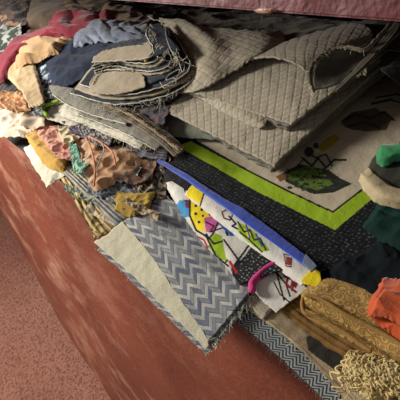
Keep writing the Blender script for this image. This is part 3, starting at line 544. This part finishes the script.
# --- cloths along the front edge
S_('white_folded_cloth', 'white folded cloth with a crisp corner hanging over the bench edge', 'cloth', [[(22, 146), (34, 168), (46, 186)], [(34, 140), (48, 160), (60, 176)], [(44, 134), (60, 150), (74, 168)]], cloth('soft_white', (226, 220, 198), (208, 200, 176)), .012, n=(70, 60), wr=.001, cr_=.003, puff=.004)
S_('mustard_cloth', 'mustard yellow folded cloth lying on the white folded cloth', 'cloth', [[(22, 132), (34, 150), (44, 164), (60, 170)], [(30, 128), (44, 142), (54, 152), (66, 158)], [(34, 124), (48, 132), (62, 144), (74, 152)]], cloth('mustard', (206, 166, 80), (186, 144, 62)), .024, n=(80, 50), wr=.001, cr_=.003, puff=.005)
o = S_('pink_gauze', 'crumpled salmon pink cloth lying on the mustard cloth', 'cloth', [[(32, 126), (46, 144), (58, 156), (74, 158)], [(38, 122), (52, 134), (64, 142), (78, 146)], [(44, 118), (58, 124), (72, 132), (84, 140)]], cloth('salmon_pink', (228, 174, 154), (204, 140, 122), grain=.2), .034, n=(90, 70), cr_=.008, crf=26, puff=.004)
teal2 = cloth('teal_ribbon', (34, 128, 108), (26, 96, 84), 'blotch', (160, 190, 160), .008)
S_('teal_strap', 'teal and black strap looping beside the tan piped cloth', 'strap', [[(68, 142), (71, 158), (76, 174), (90, 166)], [(71, 141), (75, 156), (79, 168), (90, 161)], [(75, 140), (79, 152), (82, 161), (90, 156)]], teal2, .044, n=(50, 24), cr_=.003, crf=30)
t = thing('tan_piped_cloth', 'crumpled tan cloth with salmon piping in the middle of the heap', 'cloth')
sheet('cloth_body', [[(90, 186, -.006), (96, 190, -.006), (118, 180, -.004), (142, 172)], [(82, 168), (94, 172, .006), (116, 168, .006), (142, 160)], [(78, 148, .002), (94, 152, .008), (114, 156, .008), (140, 150)], [(80, 134), (92, 136, .006), (108, 142, .004), (132, 146)]], cloth('tan_satin', (206, 166, 128), (180, 134, 92), rough=.6, sheen=.3, grain=.15), .036, (110, 100), cr_=.007, crf=24, wr=.003, puff=.005, parent=t)
sal = cloth('salmon_piping', (214, 148, 116), (196, 124, 92))
for pts in ([(80, 128, .004), (86, 138, .010), (92, 152, .012), (95, 170, .010), (94, 187, .002)], [(88, 136, .010), (100, 142, .013), (112, 152, .013), (116, 166, .010)]): cord('piping', pts, .041, .0016, sal, t, 40, .001)
cord('loose_thread', [(96, 170, .006), (100, 160, .01), (104, 150, .01), (102, 144, .01)], .046, .0008, white_thread, t, 30)

# striped and cream strips tumbling at the front edge
strips = [
 ('striped_cloth', 'navy, grey and cream striped cloth strip running down to the zigzag swatch', [[(62, 172), (86, 196), (112, 222), (120, 226)], [(70, 168), (94, 188), (122, 212), (130, 214)], [(78, 164), (104, 182), (130, 202), (138, 206)]], cloth('navy_stripe', (186, 180, 160), (120, 122, 120), 'stripe', (56, 62, 74), .0062, third=(150, 128, 90)), .018, dict(cr_=.003, crf=26, puff=.003, fold=(3, .003, 'v', .05))),
 ('cream_strip', 'cream cloth strip hanging at the front edge below the white folded cloth', [[(60, 178), (74, 202), (92, 232), (98, 238)], [(68, 176), (84, 198), (104, 226), (110, 230)], [(76, 176), (92, 196), (112, 218), (118, 224)]], cloth('cream_gold', (206, 186, 134), (176, 146, 84), 'stripe', (96, 76, 46), .009), .008, dict(cr_=.005, crf=26, puff=.003, fold=(3, .005, 'v', .1))),
 ('gold_strip', 'golden striped cloth strip at the front edge left of the zigzag swatch', [[(66, 186), (82, 212), (94, 240)], [(74, 184), (92, 208), (104, 232)]], cloth('gold_stripe', (190, 156, 80), (160, 124, 60), 'stripe', (90, 66, 40), .007), .002, dict(cr_=.006, crf=30)),
 ('mustard_scrap', 'mustard yellow scrap tucked in above the zigzag swatch', [[(112, 206), (128, 214), (148, 206)], [(114, 196), (130, 202), (152, 198)], [(116, 190), (134, 192), (156, 190)]], cloth('deep_mustard', (176, 144, 54), (146, 116, 42)), .028, dict(cr_=.004, crf=30, puff=.004)),
 ('grey_patterned_scrap', 'grey blue patterned scrap between the tan piped cloth and zigzag swatch', [[(86, 192), (112, 204), (136, 216)], [(92, 182), (116, 192), (146, 198)], [(100, 176), (124, 182), (152, 186)]], cloth('grey_blue_pattern', (126, 130, 134), (92, 98, 108), 'blotch', (60, 62, 72), .008), .022, dict(cr_=.007, crf=28)),
 ('dark_print_scrap', 'dark printed scrap beside the tip of the blue hem', [[(128, 184), (146, 196), (164, 196)], [(130, 170), (150, 176), (166, 178)], [(134, 156), (152, 160), (164, 164)]], cloth('dark_print', (50, 44, 44), (36, 32, 36), 'blotch', (150, 130, 104), .008), .026, dict(cr_=.006, crf=28)),
 ('brown_satin_scrap', 'brown shiny scrap to the right of the tan piped cloth', [[(116, 178), (134, 184), (152, 180)], [(118, 164), (136, 166), (156, 166)], [(124, 150), (140, 150), (160, 156)]], cloth('brown_satin', (134, 92, 58), (84, 58, 42), 'blotch', (66, 50, 44), .02, rough=.6), .032, dict(cr_=.006, crf=22)),
 ('striped_knit_scrap', 'grey and rose striped knit scrap below the grey felt strips', [[(126, 150), (146, 158), (166, 160)], [(128, 138), (148, 144), (170, 148)], [(134, 130), (152, 134), (174, 140)]], cloth('rose_knit', (140, 118, 116), (92, 96, 106), 'stripe', (70, 74, 84), .006), .040, dict(cr_=.005, crf=24)),
 ('pale_scrap', 'crumpled off-white scrap sticking up beside the purple cloth', [[(62, 142), (72, 142), (80, 136)], [(58, 132), (68, 132), (78, 130)], [(58, 126), (66, 124), (76, 124)]], cloth('off_white', (220, 206, 170), (196, 180, 146)), .046, dict(cr_=.007, crf=34, puff=.003)),
 ('purple_cloth', 'small deep purple cloth with a dark print under the grey felt strips', [[(62, 122), (72, 132), (84, 138)], [(62, 116), (74, 124), (88, 132)], [(64, 112), (76, 116), (90, 124)]], cloth('purple', (74, 46, 96), (48, 34, 62), 'blotch', (90, 80, 92), .012), .050, dict(cr_=.004, crf=26)),
 ('dark_floral_scrap', 'black floral scrap beside the purple cloth under the light grey felt', [[(78, 132), (92, 142), (108, 148)], [(80, 124), (94, 134), (112, 140)], [(84, 118), (98, 124), (114, 132)]], cloth('black_floral', (44, 38, 42), (32, 28, 32), 'blotch', (150, 146, 142), .008), .052, dict(cr_=.003)),
]
for nm, lb, rows, m, dz, k in strips: S_(nm, lb, 'fabric scrap' if 'scrap' in nm else 'cloth', rows, m, dz, n=(90, 46), **k)
# slim leftovers caught between the bigger pieces
pal = [((150, 120, 92), (60, 70, 90)), ((190, 172, 138), (120, 96, 70)), ((86, 92, 108), (160, 160, 158)), ((128, 60, 60), (190, 160, 130)), ((60, 74, 70), (150, 150, 120)), ((196, 184, 160), (150, 136, 120))]
slim = [(104, 168, 'brown and slate sliver of fabric'), (140, 206, 'thin sliver of cream fabric'), (120, 160, 'slate grey sliver of fabric'), (150, 150, 'dull red sliver of fabric'), (76, 190, 'dark green sliver of fabric'), (100, 212, 'pale sliver of fabric')]
where = ['beside the tan piped cloth', 'just above the zigzag swatch', 'under the tan piped cloth', 'under the braided edge strip', 'among the strips at the front edge', 'left of the zigzag swatch corner']
for k, (x, y, lb) in enumerate(slim):
    c1, c2 = pal[k]
    S_('fabric_sliver', lb+' '+where[k], 'fabric scrap', [[(x-14, y-2), (x, y+6), (x+18, y+16)], [(x-12, y-8), (x+3, y-1), (x+22, y+8)]], cloth('sliver_%d' % k, c1, None, 'blotch', c2, .007), .030+.002*k if k not in (4, 5) else .014, n=(60, 26), cr_=.006, crf=30)

# --- grey felt strips stacked in front of the denim-backed quilt
fe = cloth('grey_felt', (132, 128, 116), (114, 110, 100), grain=.4); fl = cloth('light_grey_felt', (206, 200, 182), (184, 178, 160), grain=.3)
S_('light_grey_felt_strip', 'light grey felt strip with a frayed edge reaching furthest left', 'felt strip', [[(42, 116), (60, 122), (80, 128)], [(44, 108), (62, 112), (84, 120)], [(50, 104), (66, 106), (86, 112)]], fl, .052, n=(70, 34), puff=.003, wr=.001)
o = cord('lime_loop', [(48, 116, -.002), (44, 112), (44, 107), (50, 104, .004), (58, 101, .006), (64, 98, .006)], .060, .004, cloth('lime_fabric', (160, 190, 50), (130, 166, 36)), None, 30)
tag(o, 'short lime green fabric loop at the left tip of the felt strips', 'fabric loop')
S_('black_speckled_strip', 'black speckled strip just left of the lime green loop', 'fabric scrap', [[(28, 112), (38, 116), (46, 114)], [(30, 106), (38, 106), (48, 104)], [(34, 102), (42, 100), (52, 98)]], cloth('black_speckle', (58, 58, 66), (40, 40, 50), 'blotch', (140, 140, 140), .012), .058, n=(40, 30), cr_=.004)
felts = [
 ('light_grey_felt_strip', 'light grey felt strip lying under the dark grey felt strips', [[(62, 116), (84, 124), (112, 136), (140, 148)], [(56, 106), (80, 112), (112, 124), (146, 138)], [(60, 98), (84, 102), (114, 112), (150, 126)]], fl, .060),
 ('grey_felt_strip', 'mid grey felt strip with pale frayed border under the pointed one', [[(76, 114), (98, 122), (126, 134), (156, 150)], [(82, 106), (104, 112), (130, 122), (164, 140)], [(90, 100), (110, 104), (136, 112), (168, 126)]], fe, .066),
 ('grey_felt_strip', 'dark grey felt strip ending in a point beside the bleached denim', [[(52, 94), (70, 106), (96, 116), (126, 124)], [(48, 84), (70, 94), (98, 104), (132, 114)], [(60, 86), (80, 88), (100, 94), (134, 104)]], fe, .074),
]
for nm, lb, rows, m, dz in felts:
    t = thing(nm, lb, 'felt strip'); P1 = sheet('felt_panel', rows, m, dz, (100, 44), thick=.003, wr=.0016, wf=30, cr_=.002, puff=.003, parent=t)
    cord('pale_border', rows[0], dz+.0002, .0009, hem_, P1, 60, .001); fray(P1, rows[0], dz, 55, .015, white_thread)
t = thing('braided_edge_strip', 'brown strip with a braided edge running down to the dotted print', 'trim strip')
sheet('strip_panel', [[(100, 108), (126, 120), (152, 138), (174, 156)], [(102, 104), (129, 115), (156, 132), (179, 151)], [(105, 99), (133, 108), (161, 126), (184, 146)]], cloth('brown_grey_tweed', (128, 114, 90), (98, 88, 72), 'rib', (70, 62, 54), .005), .080, (100, 44), wr=.001, cr_=.003, puff=.003, parent=t)
for s_ in (-1, 1):
    q = cr([(104, 104), (130, 114), (156, 131), (180, 150)], 110); P_ = onheap(q[:, 0], q[:, 1], .086)
    ph = np.arange(110)*.75; P_ = P_+np.c_[np.cos(ph)*.0024*s_, np.sin(ph)*.0024*s_, np.sin(ph*.5)*.0010]
    tubes('braid_cord', [P_], .0015, cloth('braid', (164, 142, 108), (120, 100, 74)), t, ns=6)
S_('grey_green_cloth', 'plain grey-green cloth corner showing under the quilted stack', 'cloth', [[(158, 132), (184, 136), (210, 138), (222, 138)], [(158, 114), (184, 118), (206, 126), (222, 132)], [(160, 100), (184, 104), (208, 114), (224, 124)]], cloth('grey_green', (122, 124, 110), (106, 108, 96)), .050, n=(80, 50), wr=.0012, puff=.003)
o = fray(None, [(164, 126), (170, 134), (168, 140)], .052, 50, .010, cloth('straw_fluff', (176, 160, 124))); o.name = 'straw_tuft'; tag(o, 'tuft of straw-coloured threads on the grey-green cloth corner', 'thread tuft')
S_('grey_woven_scrap', 'slate woven scrap under the front of the denim-backed quilt', 'fabric scrap', [[(120, 112), (142, 122), (162, 130)], [(122, 104), (144, 108), (166, 116)], [(126, 98), (148, 100), (170, 104)]], cloth('slate_weave', (74, 80, 90), (58, 62, 74), 'blotch', (96, 72, 76), .01), .072, n=(60, 40), cr_=.005)

# ------------------------------------------------------------------ light: daylight from an opening to the front left
w = bpy.data.worlds.new('room_light'); S.world = w; w.use_nodes = True
w.node_tree.nodes['Background'].inputs[0].default_value = (1.0, .97, .92, 1); w.node_tree.nodes['Background'].inputs[1].default_value = .24
def area(name, loc, tgt, size, power, col):
    l = bpy.data.lights.new(name, 'AREA'); l.shape = 'RECTANGLE'; l.size, l.size_y = size; l.energy = power; l.color = col
    o = bpy.data.objects.new(name, l); COL.objects.link(o); o.location = loc; o.rotation_euler = (Vector(tgt)-Vector(loc)).to_track_quat('-Z', 'Y').to_euler(); return o
area('daylight_opening', (-1.45, -.8, .6), (-.45, .1, 0), (.36, .45), 40, (1, .95, .87))
S.view_settings.view_transform = 'Standard'; S.view_settings.look = 'None'; S.view_settings.gamma = 1; S.view_settings.exposure = .12
S.view_settings.use_curve_mapping = False
settle()
